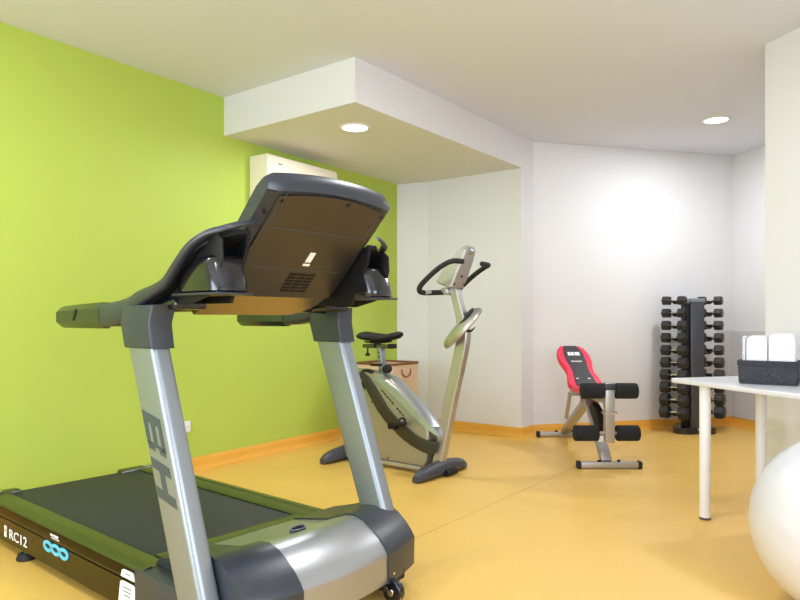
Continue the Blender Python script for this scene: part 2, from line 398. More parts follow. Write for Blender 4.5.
# uprights with sleeves
def rail_x(z, off=0): return -.492+off+(.985-z)*.385
for s, (ya, yb) in enumerate(((-.004, .071), (.855, .928))):
    bm = NB(); o = 0 if s == 0 else .045; wt, wb = (.172, .158) if s == 0 else (.165, .145)
    z1, z0 = 1.0, .10
    prism(bm, [(rail_x(z0, o), z0), (rail_x(z0, o)+wb, z0), (rail_x(z1, o)+wt, z1), (rail_x(z1, o), z1)], ya, yb, 'y')
    es = [e for e in bm.edges if abs(e.verts[0].co.z-e.verts[1].co.z) > .5]
    bmesh.ops.bevel(bm, geom=es, offset=.022, segments=5, affect='EDGES', profile=.5)
    up = obj('upright', bm, M['silver'], TM)
    if s == 0:
        bm = NB(); ax = Vector((.385*.55, 0, -.55)).normalized()   # letters run down the post
        c = Vector((-.272, ya-.0002, .612))
        fm = frame(c, ax, (1, 0, .385))
        def stroke(u0, u1, v0, v1, x0=0):
            sh = .65
            q4 = [fm @ Vector((x0+u+v*sh, v, h)) for h in (0, .0012) for u, v in ((u0, v0), (u1, v0), (u1, v1), (u0, v1))]
            rings(bm, [q4[:4], q4[4:]])
        hL = .05
        for x0 in (-.152,):      # B
            stroke(0, .036, -hL, hL, x0); stroke(.036, .118, hL-.020, hL, x0); stroke(.036, .118, -.010, .010, x0); stroke(.036, .118, -hL, -hL+.020, x0)
            stroke(.104, .134, .012, hL-.004, x0); stroke(.104, .134, -hL+.004, -.012, x0)
        for x0 in (.014,):       # H
            stroke(0, .036, -hL, hL, x0); stroke(.036, .100, -.013, .013, x0); stroke(.100, .136, -hL, hL, x0)
        obj('brand_lettering', bm, M['logo'], up)
    bm = NB()
    zt = 1.125
    q = [(rail_x(.975, o)-.006, .975), (rail_x(.975, o)+wt+.006, .975), (rail_x(1.06, o)+wt+.022, 1.06), (-.30+o*.3, zt), (-.50+o, zt), (rail_x(1.05, o)-.006, 1.06)]
    prism(bm, q, ya-.008, yb+.008, 'y', bev=.008, seg=3)
    obj('upright_sleeve', bm, M['capgrey'], TM)
# handle arms rising into curved wings beside the console
def arm(side):
    f = (lambda y: y) if side == 0 else (lambda y: .93-y)
    st = [  # x, z, height, outer y, width, tilt
        (-.72, 1.090, .086, -.008, .062), (-.60, 1.095, .088, -.008, .065), (-.50, 1.112, .082, -.006, .065),
        (-.415, 1.150, .056, -.006, .05), (-.338, 1.172, .040, -.004, .04), (-.265, 1.200, .030, .0, .035),
        (-.208, 1.245, .024, .0, .032), (-.168, 1.283, .022, .004, .032), (-.128, 1.318, .021, .012, .034), (-.075, 1.350, .020, .034, .036),
        (-.020, 1.368, .019, .07, .036), (.004, 1.382, .018, .105, .034), (.018, 1.392, .017, .150, .03)]
    sp = smooth_path([(x, z, h) for x, z, h, _, _ in st], 4); sy = smooth_path([(o, w, 0) for _, _, _, o, w in st], 4)
    bm = NB(); rs = []
    for i, p in enumerate(sp):
        a_, b_ = sp[max(0, i-1)], sp[min(len(sp)-1, i+1)]
        d = Vector((b_.x-a_.x, b_.y-a_.y)).normalized(); nn = Vector((-d.y, d.x))
        h = p.z/2; o = sy[i].x; w = sy[i].y; c = min(h, w/2)*.45
        sec = [(-h, c), (-h, w-c), (-h+c, w), (h-c, w), (h, w-c), (h, c), (h-c, 0), (-h+c, 0)]
        rs.append([(p.x+nn.x*u, f(o+v), p.y+nn.y*u) for u, v in sec])
    rings(bm, rs); obj('handle_arm', bm, M['greyplastic'], TM, ang=50)
    bm = NB(); rs = []
    for x, zz, h, w in ((-1.045, 1.086, .060, .05), (-1.055, 1.084, .076, .062), (-1.03, 1.084, .088, .066), (-.90, 1.087, .094, .068), (-.70, 1.090, .100, .070), (-.688, 1.090, .094, .066)):
        c = h*.24; y0 = -.010; hh = h/2
        rs.append([(x, f(y0+v), zz+u) for u, v in [(-hh, c), (-hh, w-c), (-hh+c, w), (hh-c, w), (hh, w-c), (hh, c), (hh-c, 0), (-hh+c, 0)]])
    rings(bm, rs); g = obj('hand_grip', bm, M['darkgrip'], TM, ang=40)
    bm = NB(); box(bm, (-.885, f(-.0112), 1.094), (.014, .003, .05), Matrix.Rotation(.6, 3, 'Y'), .001); obj('pulse_sensor', bm, M['black'], g)
    st2 = [(-.40, 1.132, .03, .05), (-.34, 1.158, .03, .12), (-.28, 1.193, .03, .145), (-.222, 1.238, .03, .145), (-.18, 1.272, .034, .14), (-.14, 1.304, .04, .135), (-.09, 1.334, .062, .115), (-.045, 1.352, .10, .08), (-.025, 1.364, .13, .05)]
    sp = smooth_path([(a_, b_, 0) for a_, b_, _, _ in st2], 3); sy = smooth_path([(c_, d_, 0) for _, _, c_, d_ in st2], 3); bm = NB()
    rings(bm, [[(p.x, f(q.x), p.y+.006), (p.x, f(q.x+q.y), p.y+.006), (p.x+.004, f(q.x+q.y), p.y-.010), (p.x+.004, f(q.x), p.y-.010)] for p, q in zip(sp, sy)])
    obj('wing_underside', bm, M['black'], TM)
    # rounded accessory holder hanging inside the wing
    bm = NB(); rs = []
    for z, xa, xb, wa, wb in ((1.160, -.245, -.004, .040, .175), (1.168, -.255, .004, .030, .178), (1.19, -.250, .0, .030, .178), (1.22, -.232, -.010, .032, .178), (1.25, -.195, -.022, .038, .177), (1.272, -.155, -.032, .046, .175), (1.284, -.12, -.045, .06, .170)):
        n = 20; r = []
        for k in range(n):
            t = 2*PI*k/n; cx, cy = (xa+xb)/2, (wa+wb)/2
            sg = lambda v: (abs(v)**.55)*(1 if v >= 0 else -1)
            r.append((cx+sg(math.cos(t))*(xb-xa)/2, f(cy+sg(math.sin(t))*(wb-wa)/2), z))
        rs.append(r)
    rings(bm, rs); hd = obj('bottle_holder', bm, M['dark'], TM, ang=50)
    bm = NB(); box(bm, (-.125, f(.102), 1.158), (.262, .145, .008), bev=.003); obj('holder_lip', bm, M['greyplastic'], hd)
    bm = NB(); prism(bm, [(-.40, 1.135), (-.20, 1.125), (-.085, 1.15), (-.035, 1.20), (-.012, 1.27), (-.015, 1.33), (-.04, 1.352), (-.085, 1.340), (-.135, 1.308), (-.175, 1.275), (-.215, 1.235), (-.27, 1.19), (-.34, 1.155)], f(.062), f(.070), 'y', bev=.002); obj('wing_side_panel', bm, M['black'], TM)
    # inner skin of the wing
    bm = NB(); prism(bm, [(-.36, 1.13), (-.12, 1.13), (-.03, 1.30), (-.02, 1.36), (-.06, 1.345), (-.13, 1.305), (-.21, 1.245), (-.30, 1.175)], f(.165), f(.18), 'y'); obj('wing_inner_panel', bm, M['black'], TM)
M['darkgrip'] = mat('dark_glossy_grip', (70, 78, 66), .22, .7, var=.04)
arm(0); arm(1)
bm = NB(); tube(bm, [(-.38, .04, 1.115), (-.385, .2, 1.125), (-.385, .73, 1.125), (-.38, .89, 1.115)], .022)
box(bm, (-.335, .11, 1.128), (.15, .13, .04), bev=.01); box(bm, (-.335, .82, 1.128), (.15, .13, .04), bev=.01)
obj('console_crossbar', bm, M['dark'], TM)
# console: a deep tilted slab, arched at the top, narrowing to a lip at the bottom
cy0, cy1 = .165, .752; cyc = (cy0+cy1)/2
hx, hz = .70, .714                        # direction up the back face
tx, tz = -.714, .70                       # direction through the console, towards the runner
B0 = Vector((-.225, 1.165))              # foot of the back face (crease)
def cpt(h, t, y): return (B0.x+hx*h+tx*t, y, B0.y+hz*h+tz*t)
bm = NB(); rs = []; N = 16
for i in range(N+1):
    u = i/N; y = cy0+(cy1-cy0)*u; k = 1-(2*u-1)**2; e = 1-abs(2*u-1)**6
    top = .452+.030*k
    bev_ = .0 if 0 < i < N else .014
    nar = .045*(1-k)
    sec = [(-.005, .012), (0, 0+bev_), (.01, 0+bev_*.6), (top-.008, 0+bev_*.6), (top-.004, -.004+bev_), (top, -.008+bev_), (top+.016, .004+bev_), (top+.030-bev_, .022), (top+.034-bev_, .046), (top+.02-bev_, .066-bev_), (top-.03, .074-bev_), (.10, .070-bev_), (.0, .055)]
    rs.append([cpt(h, t, y) for h, t in sec])
rings(bm, rs); con = obj('console', bm, M['greyplastic'], TM, ang=30)
# back cover, flat sheet set on the slab's back, its outline drawn in from the edges
def sheet(name, m, pts, t0, t1, par):
    bm = NB(); a = [bm.verts.new(cpt(h, t0, y)) for y, h in pts]; b = [bm.verts.new(cpt(h, t1, y)) for y, h in pts]; n = len(pts)
    bm.faces.new(a); bm.faces.new(b[::-1])
    for i in range(n): bm.faces.new((a[i], a[(i+1) % n], b[(i+1) % n], b[i]))
    bmesh.ops.recalc_face_normals(bm, faces=bm.faces[:]); return obj(name, bm, m, par)
arc = [(cy0+.048+(cy1-cy0-.078)*i/12, .440+.030*(1-(2*i/12-1)**2)) for i in range(13)]
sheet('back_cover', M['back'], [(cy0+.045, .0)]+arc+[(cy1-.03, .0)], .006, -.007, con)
bm = NB()
for pts in ([(cy0+.07, .455), (cy0+.09, .315), (cy1-.06, .315), (cy1-.045, .448)],):
    for i in range(3):
        (ya, ha), (yb, hb) = pts[i], pts[i+1]
        beam(bm, cpt(ha, -.0072, ya), cpt(hb, -.0072, yb), .003, .002, 0, up=(tx, 0, tz))
for (ya, ha), (yb, hb) in (((cy0+.062, .40), (cy0+.066, .18)), ((cy0+.066, .18), (cy0+.09, .14)), ((cy0+.09, .14), (cy1-.06, .14))):
    beam(bm, cpt(ha, -.0072, ya), cpt(hb, -.0072, yb), .003, .002, 0, up=(tx, 0, tz))
obj('panel_seam', bm, M['logo'], con)
bm = NB()
for y, h in ((cy0+.066, .425), (cyc+.06, .452), (cy1-.04, .425)):
    cyl(bm, cpt(h, -.004, y), cpt(h, -.0095, y), .0065, n=14)
for h in (.37, .25, .10): cyl(bm, cpt(h, .004, cy0+.026), cpt(h, -.006, cy0+.026), .0065, n=14)
pieces('cover_screw', bm, M['black'], con)
bm = NB()
for r in range(6):
    for c in range(3):
        sheetpts = None
        y = .447+c*.044; h = .030+r*.0165
        v = [cpt(h, -.0085, y), cpt(h, -.0085, y+.038), cpt(h+.010, -.0085, y+.038), cpt(h+.010, -.0085, y)]
        w_ = [cpt(h, -.004, y), cpt(h, -.004, y+.038), cpt(h+.010, -.004, y+.038), cpt(h+.010, -.004, y)]
        rings(bm, [v, w_])
obj('vent_grille', bm, M['black'], con)
for (ya, yb, ha, hb) in ((.482, .508, .180, .226), (.480, .512, .162, .172)):
    sheet('back_label', M['label_white'], [(ya, ha), (yb, ha), (yb, hb), (ya, hb)], -.006, -.009, con)
# lip under the crease, bending towards the runner
bm = NB(); rs = []
for i in range(17):
    u = i/16; y = cy0+.028+(cy1-cy0-.063)*u; k = 1-abs(2*u-1)**3 if u > .5 else 1
    L = .150*(.62+.38*min(1, k*1.6))
    rs.append([(B0.x+.006, y, B0.y+.002), (B0.x-L, y, B0.y+.002-L*.50), (B0.x-L-.012, y, B0.y+.012-L*.50), (B0.x-.10, y, B0.y+.05)])
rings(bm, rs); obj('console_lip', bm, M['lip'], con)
# screen side, facing the runner
sheet('display_panel', M['dark'], [(cy0+.06, .12), (cy0+.06, .41), (cy1-.06, .41), (cy1-.06, .12)], .068, .078, con)
# side printing
bm = NB()
mS = frame((-1.475, -.0022, .086), (1, 0, 0), (0, 0, 1))
text(bm, 'RC12', .062, mS, off=.0006, sx=1.45)
obj('model_lettering', bm, M['label_white'], TM)
bm = NB(); box(bm, (-1.475-.148, -.0012, .090), (.026, .002, .052)); obj('badge_plate', bm, M['label_white'], TM)
bm = NB(); text(bm, 'H', .018, frame((-1.475-.148, -.0025, .094), (1, 0, 0), (0, 0, 1))); obj('badge_letter', bm, M['skirt'], TM)
bm = NB(); n = 24
for k3 in range(3):
    cx, cz = -1.155+k3*.075, .124
    rings(bm, [[(cx+rx*math.cos(2*PI*k/n), yy, cz+rz_*math.sin(2*PI*k/n)) for k in range(n)] for rx, rz_, yy in ((.044, .024, -.0008), (.044, .024, -.004), (.026, .010, -.004), (.026, .010, -.0008))], closed=True)
obj('chain_sticker', bm, M['blue'], TM)
bm = NB()
for i, (x, w_) in enumerate(((-1.117, .024), (-1.078, .040))): box(bm, (x, -.0016, .178), (w_, .002, .009))
box(bm, (-1.085, -.0016, .167), (.075, .002, .003)); obj('sticker_caption', bm, M['label_white'], TM)
bm = NB(); prism(bm, [(-.555, .050), (-.425, .050), (-.435, .134), (-.45, .140), (-.525, .140), (-.54, .134)], -.002, .001, 'y')
prism(bm, [(-.537, .154), (-.438, .154), (-.445, .178), (-.455, .183), (-.515, .183), (-.527, .178)], -.002, .001, 'y')
ws = obj('warning_sticker', bm, M['label_white'], TM)
bm = NB()
for i in range(3): box(bm, (-.49, -.0026, .120-.014*i), (.06-.008*i, .001, .003))
box(bm, (-.485, -.0026, .170), (.03, .001, .003)); pieces('print_line', bm, M['logo'], ws)

# ---------------------------------------------------------------- exercise bike
BX = Vector((-2.95, 3.83, 0))
BK = thing('exercise_bike', 'silver upright exercise bike with black saddle, standing between hamper and treadmill', 'exercise bike', BX)
off = -BX; YB = 3.83
def bo(name, bm, m, parent=BK, ang=35): return obj(name, bm, m, parent, ang, off=off if True else None)
# floor feet
def bike_foot(x, ya, yb, nm='floor_foot'):
    bm = NB(); rs = []; n = 16
    for i in range(15):
        u = i/14; y = ya+(yb-ya)*u; k = (1-abs(2*u-1)**4)**.5 if 0 < i < 14 else .25
        rx = .058*(.35+.65*k); h = .098*(.45+.55*k)*(1.12-.12*abs(2*u-1)*2)
        r = []
        for j in range(n):
            t = 2*PI*j/n; zz = h/2+math.sin(t)*h/2
            r.append((x+math.cos(t)*rx*(1.0 if zz < h*.5 else .86), y, max(.001, zz+(.0 if zz > .01 else -.002))))
        rs.append(r)
    rings(bm, rs); return bo(nm, bm, M['footgrey'])
ff = bike_foot(-2.56, 3.53, 4.13); rf = bike_foot(-3.44, 3.575, 4.08)
bm = NB(); box(bm, (-2.50, 3.86, .03), (.03, .07, .03), bev=.006); cyl(bm, (-2.5, 3.80, .025), (-2.5, 3.92, .025), .022, n=16); bo('transport_wheel', bm, M['black'], ff)
# rear strut
bm = NB(); beam(bm, (-3.43, YB, .07), (-3.36, YB, .32), .06, .06, .012); bo('rear_strut', bm, M['bikegold'])
# housing side shell
side = [(-3.40, .058), (-2.665, .050), (-2.63, .10), (-2.62, .30), (-2.66, .385), (-2.75, .46), (-2.85, .565), (-2.95, .64), (-3.05, .675), (-3.20, .695), (-3.33, .70), (-3.385, .62), (-3.41, .40)]
bm = NB(); prism(bm, side, 3.765, 3.895, 'y', bev=.018, seg=4); hs = bo('housing', bm, M['bikeside'])
bm = NB(); prism(bm, [(-3.36, .030), (-2.70, .024), (-2.68, .052), (-3.38, .058)], 3.76, 3.90, 'y', bev=.006); bo('lower_rail', bm, M['bikegold'], hs)
def pv(px, py, Y):
    """point where the sight line of a measured photo position meets the bike's side plane Y (used as a drafting aid)"""
    s = (px-400)/669; rx, ry = FX+s*RX, FY+s*RY; t = Y/ry; return (rx*t, 1.08-(py-318)/669*t)
dk_o = [(357, 374), (362, 380), (367, 390), (372, 400), (378, 411), (386, 422), (395, 431.5), (403, 439), (412, 446), (421, 451), (433, 456)]
dk_i = [(362, 371), (369, 377), (375, 386), (381, 396), (387.5, 407), (394, 415), (402, 423), (410, 430), (418, 436), (426, 440), (438, 442)]
po = [pv(x, y, 3.76) for x, y in dk_o]; pi = [pv(x, y, 3.76) for x, y in dk_i]
bm = NB()
for ya, yb in ((3.752, 3.775), (3.885, 3.908)):
    prism(bm, po+pi[::-1], ya, yb, 'y', bev=.004)
bo('side_band', bm, M['bikedark'], hs)
# loop handle over the rear of the shell
bm = NB(); a_ = pv(357, 376, 3.77); b_ = pv(366, 371.5, 3.77); c_ = pv(374, 376, 3.77); d_ = pv(376, 383, 3.77)
tube(bm, [(pv(366, 388, 3.77)[0], 3.775, pv(366, 388, 3.77)[1])]+[(p[0], 3.785, p[1]) for p in (a_, b_, c_, d_)], .020); bo('carry_handle', bm, M['black'], hs)
# bright top cover
sv_o = [(373, 377), (381, 372.5), (390, 376), (401, 385), (413, 398), (423, 409), (432, 420), (440, 431)]
sv_i = [(374, 379), (380, 384), (388, 391), (396, 399), (406, 409), (416, 420), (427, 430), (438, 437)]
bm = NB(); rs = []
for (xo, yo), (xi, yi) in zip(sv_o, sv_i):
    o_, i_ = pv(xo, yo, 3.80), pv(xi, yi, 3.75); mid = ((o_[0]*.65+i_[0]*.35), (o_[1]*.65+i_[1]*.35))
    rs.append([(i_[0], 3.752, i_[1]), (mid[0], 3.757, mid[1]), (o_[0]-.004, 3.785, o_[1]-.003), (o_[0], 3.83, o_[1]+.004), (o_[0]-.004, 3.875, o_[1]-.003), (mid[0], 3.903, mid[1]), (i_[0], 3.908, i_[1])])
rings(bm, rs); bo('top_cover', bm, M['bikesilver'], hs, 40)
# cover strip with lettering marks along the side
bm = NB()
for i in range(9):
    u0, u1 = i/9, (i+.72)/9
    xa, ya = 381+u0*23, 390+u0*27; xb, yb = 381+u1*23, 390+u1*27
    if i == 5: continue
    p, q = pv(xa, ya, 3.757), pv(xb, yb, 3.757); beam(bm, (p[0], 3.761, p[1]), (q[0], 3.761, q[1]), .004, .009, 0, up=(0, 1, 0))
pieces('lettering_block', bm, M['black'], hs, off)
bm = NB()
for x, y in ((372, 402), (388, 458), (424, 452)):
    p = pv(x, y, 3.765); cyl(bm, (p[0], 3.768, p[1]), (p[0], 3.762, p[1]), .006, n=12)
pieces('shell_screw', bm, M['black'], hs, off)
# crank and pedals
cr = pv(402, 424, 3.72)
bm = NB(); cyl(bm, (cr[0]-.02, 3.70, cr[1]-.005), (cr[0]-.02, 3.96, cr[1]-.005), .016); beam(bm, (cr[0]-.02, 3.725, cr[1]-.005), (cr[0]+.0, 3.725, cr[1]+.01), .02, .018); beam(bm, (cr[0]-.02, 3.935, cr[1]-.005), (cr[0]-.12, 3.935, cr[1]+.08), .02, .018)
ck = bo('crank', bm, M['black'])
bm = NB(); box(bm, (cr[0]+.0, 3.665, cr[1]+.008), (.115, .085, .022), Matrix.Rotation(math.radians(-6), 3, 'Y'), .008); tube(bm, [(cr[0]+.05, 3.63, cr[1]+.005), (cr[0]+.04, 3.64, cr[1]+.045), (cr[0]+.04, 3.69, cr[1]+.045), (cr[0]+.05, 3.70, cr[1]+.005)], .007, 8)
box(bm, (cr[0]-.055, 3.69, cr[1]-.02), (.07, .05, .035), bev=.01); bo('pedal', bm, M['black'])
bm = NB(); box(bm, (cr[0]-.12, 3.99, cr[1]+.085), (.10, .085, .022), bev=.008); bo('pedal', bm, M['black'])
# seat post, adjuster and saddle
bm = NB(); beam(bm, (-3.06, YB, .60), (-3.095, YB, .87), .046, .05, .008, up=(0, 1, 0)); sp_ = bo('seat_post', bm, M['silver'])
bm = NB()
for i in range(5): cyl(bm, (-3.075-.004*i, YB-.0275, .70+.032*i), (-3.075-.004*i, YB-.0245, .70+.032*i), .006, n=10)
pieces('post_hole', bm, M['black'], sp_, off)
bm = NB(); box(bm, (-3.11, YB, .872), (.28, .05, .03), bev=.008); sl = bo('seat_slider', bm, M['darkmet'])
bm = NB(); box(bm, (-2.985, YB, .876), (.05, .056, .034), bev=.008); bo('slider_end_cap', bm, M['black'], sl)
bm = NB(); cyl(bm, (-3.20, YB-.02, .80), (-3.20, YB-.02, .86), .006, n=10); cyl(bm, (-3.20, YB-.02, .800), (-3.20, YB-.02, .822), .022, .010, n=14); bo('slider_knob', bm, M['black'], sl)
bm = NB(); cyl(bm, (-3.04, YB, .715), (-2.985, YB-.02, .715), .016, n=16); cyl(bm, (-3.0, YB-.03, .712), (-2.99, YB-.075, .71), .034, .030, 18, .006); tube(bm, [(-3.16, YB-.035, .735), (-3.10, YB-.04, .735), (-3.05, YB-.04, .742)], .008, 8)
bo('height_knob', bm, M['black'], sp_)
bm = NB(); rs = []
for u in range(13):
    t = u/12; x = -3.262+.365*t
    wid = .092*(1-t)**.7*(1 if t < .5 else 1)+.026 if t < .97 else .018
    if t < .06: wid *= .7
    zc = .938+.012*math.sin(t*PI)*-1+.030*max(0, t-.6)*2+.01*(1-t)
    hh = .030 if t > .5 else .036
    hh *= (.55 if t in (0, 1) else 1)
    rs.append([(x, YB+math.cos(a2)*wid, zc+(math.sin(a2)*hh if math.sin(a2) > 0 else math.sin(a2)*hh*.8)) for a2 in [2*PI*j/16 for j in range(16)]])
rings(bm, rs); sd = bo('saddle', bm, M['black'], ang=60)
bm = NB(); cyl(bm, (-3.125, YB, .86), (-3.125, YB, .92), .028, n=16, bev=.006); tube(bm, [(-3.22, YB-.03, .905), (-3.12, YB-.03, .897), (-3.0, YB-.012, .91)], .006, 8); tube(bm, [(-3.22, YB+.03, .905), (-3.12, YB+.03, .897), (-3.0, YB+.012, .91)], .006, 8); bo('saddle_clamp', bm, M['black'], sd)
# front post with its bend
fp = [(440, 464, 13), (447, 430, 13), (452.5, 400, 13.5), (459, 370, 14), (464, 345, 14), (465.5, 333, 13.5), (463.5, 318, 12), (459, 300, 11), (456, 286, 10)]
bm = NB(); rs = []; Yf = 3.805
for i, (x, y, w) in enumerate(fp):
    l, r = pv(x-w/2-1.5, y, Yf), pv(x+w/2-5, y, Yf); c = .008
    rs.append([(l[0]+c, 3.795, l[1]), (r[0]-c, 3.795, r[1]), (r[0], 3.795+c, r[1]), (r[0], 3.865-c, r[1]), (r[0]-c, 3.865, r[1]), (l[0]+c, 3.865, l[1]), (l[0], 3.865-c, l[1]), (l[0], 3.795+c, l[1])])
rings(bm, rs); fpo = bo('front_post', bm, M['bikegold'], ang=30)
bm = NB()
for y in (358, 372, 378, 388): p = pv(460+(372-y)*.2, y, 3.79); cyl(bm, (p[0], 3.797, p[1]), (p[0], 3.792, p[1]), .006, n=12)
pieces('post_screw', bm, M['chrome'], fpo, off)
# oval tray round the post
bm = NB(); n = 32; cT = Vector((-2.385, 3.83, 1.012)); mj = Vector((.142, 0, .125)); mn = Vector((-.045, .115, .05)); nn = -mj.cross(mn).normalized()
def ov(a_, s, h): return [cT+mj*s*math.cos(2*PI*k/n)+mn*s*math.sin(2*PI*k/n)+nn*h for k in range(n)]
rings(bm, [ov(0, .55, -.040), ov(0, .85, -.030), ov(0, .97, -.012), ov(0, 1.0, .006), ov(0, .96, .014), ov(0, .88, .010), ov(0, .80, -.012), ov(0, .4, -.026)])
tr_ = bo('accessory_tray', bm, M['bikegold'], fpo, 40)
bm = NB(); c2 = mj*.45; rings(bm, [[cT+c2+mj*.36*math.cos(2*PI*k/n)+mn*.55*math.sin(2*PI*k/n)+nn*h for k in range(n)] for h in (-.018, -.042)]); bo('tray_opening', bm, M['black'], tr_, 40)
bm = NB(); tube(bm, [(-2.34, 3.80, 1.00), (-2.28, 3.76, .995), (-2.235, 3.74, 1.02)], lambda t: .010*(1-t)+.003, 8); bo('tension_lever', bm, M['capgrey'], fpo)
# console head, seen from its back
bm = NB(); rs = []
def hp(h, t, y): return (-2.405+.33*1.1*h-.944*t, 3.83+(y-3.83)*1.12, 1.275+.944*1.1*h+.33*t)
for h, ya, yb, t0, t1 in ((0, 3.730, 3.868, .008, .120), (.008, 3.724, 3.874, 0, .128), (.09, 3.733, 3.885, -.002, .112), (.18, 3.755, 3.892, .0, .080), (.240, 3.768, 3.893, .002, .055), (.266, 3.79, 3.875, .012, .038)):
    c = .011
    rs.append([hp(h, t, y) for y, t in ((ya, t0+c), (ya+c, t0), (yb-c, t0), (yb, t0+c), (yb, t1-c*.6), (yb-c, t1), (ya+c, t1), (ya, t1-c*.6))])
rings(bm, rs); ch = bo('console', bm, M['bikegold'], ang=28)
bm = NB(); ell(bm, hp(.235, .028, 3.83), (.038, .062, .030), rot=Matrix.Rotation(math.radians(19), 3, 'Y')); bo('console_top_cap', bm, M['bikesilver'], ch, 80)
bm = NB()
for h, y in ((.03, 3.745), (.03, 3.855), (.08, 3.80)): cyl(bm, hp(h, .01, y), hp(h, -.007, y), .007, n=12)
pieces('console_screw', bm, M['black'], ch, off)
bm = NB(); v = [hp(.03, .127, 3.75), hp(.03, .127, 3.855), hp(.16, .090, 3.87), hp(.16, .090, 3.775)]; w_ = [Vector(p)+Vector((.012, 0, -.004)) for p in v]; rings(bm, [v, w_]); bo('display', bm, M['dark'], ch)
# handlebars
bm = NB()
for s in (-1, 1):
    tube(bm, [(-2.49, YB+s*.02, 1.255), (-2.53, YB+s*.12, 1.25), (-2.565, YB+s*.20, 1.248), (-2.575, YB+s*.235, 1.262), (-2.545, YB+s*.245, 1.305), (-2.44, YB+s*.245, 1.385), (-2.36, YB+s*.24, 1.43), (-2.315, YB+s*.22, 1.445), (-2.31, YB+s*.125, 1.448)], .0175, 12)
hb = bo('handlebar', bm, M['rubber'], ang=60)
bm = NB(); beam(bm, (-2.49, 3.76, 1.26), (-2.49, 3.90, 1.26), .06, .05, .01); tube(bm, [(-2.50, YB-.05, 1.2545), (-2.53, YB-.12, 1.25), (-2.56, YB-.195, 1.248)], .0165, 12); bo('handlebar_clamp', bm, M['bikegold'], hb)

# ---------------------------------------------------------------- laundry hamper behind the bike
HM = thing('laundry_hamper', 'tan laundry hamper with dark brown rim behind the exercise bike', 'hamper', (-3.635, 4.60, 0))
bm = NB()
def rr(hx_, hy_, z, rc=.03, n=5):
    out = []
    for cx, cy, a0 in ((hx_-rc, hy_-rc, 0), (-hx_+rc, hy_-rc, PI/2), (-hx_+rc, -hy_+rc, PI), (hx_-rc, -hy_+rc, 1.5*PI)):
        for k in range(n): t = a0+k/(n-1)*PI/2; out.append((cx+rc*math.cos(t), cy+rc*math.sin(t), z))
    return out
rings(bm, [rr(.19, .19, 0), rr(.197, .193, .35), rr(.20, .195, .69), rr(.192, .187, .69), rr(.185, .182, .3), rr(.18, .18, .02)]); obj('hamper_body', bm, M['hamper'], HM)
bm = NB(); rings(bm, [rr(.202, .197, .678), rr(.205, .200, .684), rr(.205, .200, .694), rr(.200, .195, .699), rr(.188, .184, .697), rr(.188, .184, .682)], closed=True); obj('hamper_rim', bm, M['hamperrim'], HM)
bm = NB(); tube(bm, [(.199, -.06, .645), (.207, -.055, .60), (.208, 0, .575), (.207, .055, .60), (.199, .06, .645)], .005, 8); obj('rope_handle', bm, M['hamperrim'], HM)

# ---------------------------------------------------------------- weight bench (parallel to the view, head end away)
bd, bl = 4.80, 1.492
BN = thing('weight_bench', 'adjustable weight bench with red and black backrest and black foam rollers', 'weight bench', (FX*bd+RX*bl, FY*bd+RY*bl, 0), ANG)
def foot_bar(y, x0, x1):
    bm = NB(); box(bm, ((x0+x1)/2, y, .029), (x1-x0, .05, .04), bev=.005); f_ = obj('floor_bar', bm, M['benchgrey'], BN)
    for x in (x0, x1):
        bm = NB(); box(bm, (x, y, .027), (.03, .06, .053), bev=.008); obj('rubber_end_cap', bm, M['rubber'], f_)
    for x in (-.07, .07):
        bm = NB(); cyl(bm, ((x0+x1)/2+x, y, .045), ((x0+x1)/2+x, y, .062), .012, n=10, bev=.003); obj('bolt', bm, M['black'], f_)
foot_bar(0, -.21, .225); foot_bar(1.27, -.238, .23)
bm = NB(); beam(bm, (-.012, .0, .05), (-.012, .46, .46), .078, .045, .006); ms = obj('main_strut', bm, M['benchgrey'], BN)
bm = NB(); q1 = Vector((-.012, .12, .155)); ddir = Vector((-.005, .46, .41)).normalized(); nrm = Vector((0, -.41, .46)).normalized()
rings(bm, [[q1+nrm*.0245+Vector((-.025, 0, 0)), q1+nrm*.0245+Vector((.025, 0, 0)), q1+nrm*.0245+ddir*.08+Vector((.025, 0, 0)), q1+nrm*.0245+ddir*.08+Vector((-.025, 0, 0))], [q1+nrm*.023+Vector((-.025, 0, 0)), q1+nrm*.023+Vector((.025, 0, 0)), q1+nrm*.023+ddir*.08+Vector((.025, 0, 0)), q1+nrm*.023+ddir*.08+Vector((-.025, 0, 0))]])
obj('strut_label', bm, M['label_white'], ms)
bm = NB(); q2 = q1+ddir*.055; rings(bm, [[q2+nrm*.0252+Vector((x, 0, 0))+ddir*d for x, d in ((-.022, 0), (.022, 0), (.022, .02), (-.022, .02))], [q2+nrm*.024+Vector((x, 0, 0))+ddir*d for x, d in ((-.022, 0), (.022, 0), (.022, .02), (-.022, .02))]]); obj('strut_badge', bm, M['black'], ms)
bm = NB(); beam(bm, (-.005, .02, .49), (-.005, .62, .47), .05, .045, .006); beam(bm, (-.12, .60, .475), (.12, .60, .475), .045, .04, .005); obj('seat_frame', bm, M['benchgrey'], BN)
bm = NB(); beam(bm, (0, .50, .44), (0, 1.26, .05), .07, .05, .006); rs_ = obj('rear_strut', bm, M['bikegold'], BN)
bm = NB(); prism(bm, [(.44, .38), (.60, .37), (.57, .47), (.42, .48)], -.045, .045, 'x', bev=.006); cyl(bm, (-.055, .52, .43), (.055, .52, .43), .014, n=12); obj('hinge_plate', bm, M['benchgrey'], rs_)
bm = NB(); prism(bm, [(.10, .30), (.18, .23), (.30, .30), (.36, .40), (.30, .44), (.18, .40)], -.035, .02, 'x', bev=.008); obj('adjuster_cover', bm, M['black'], BN)
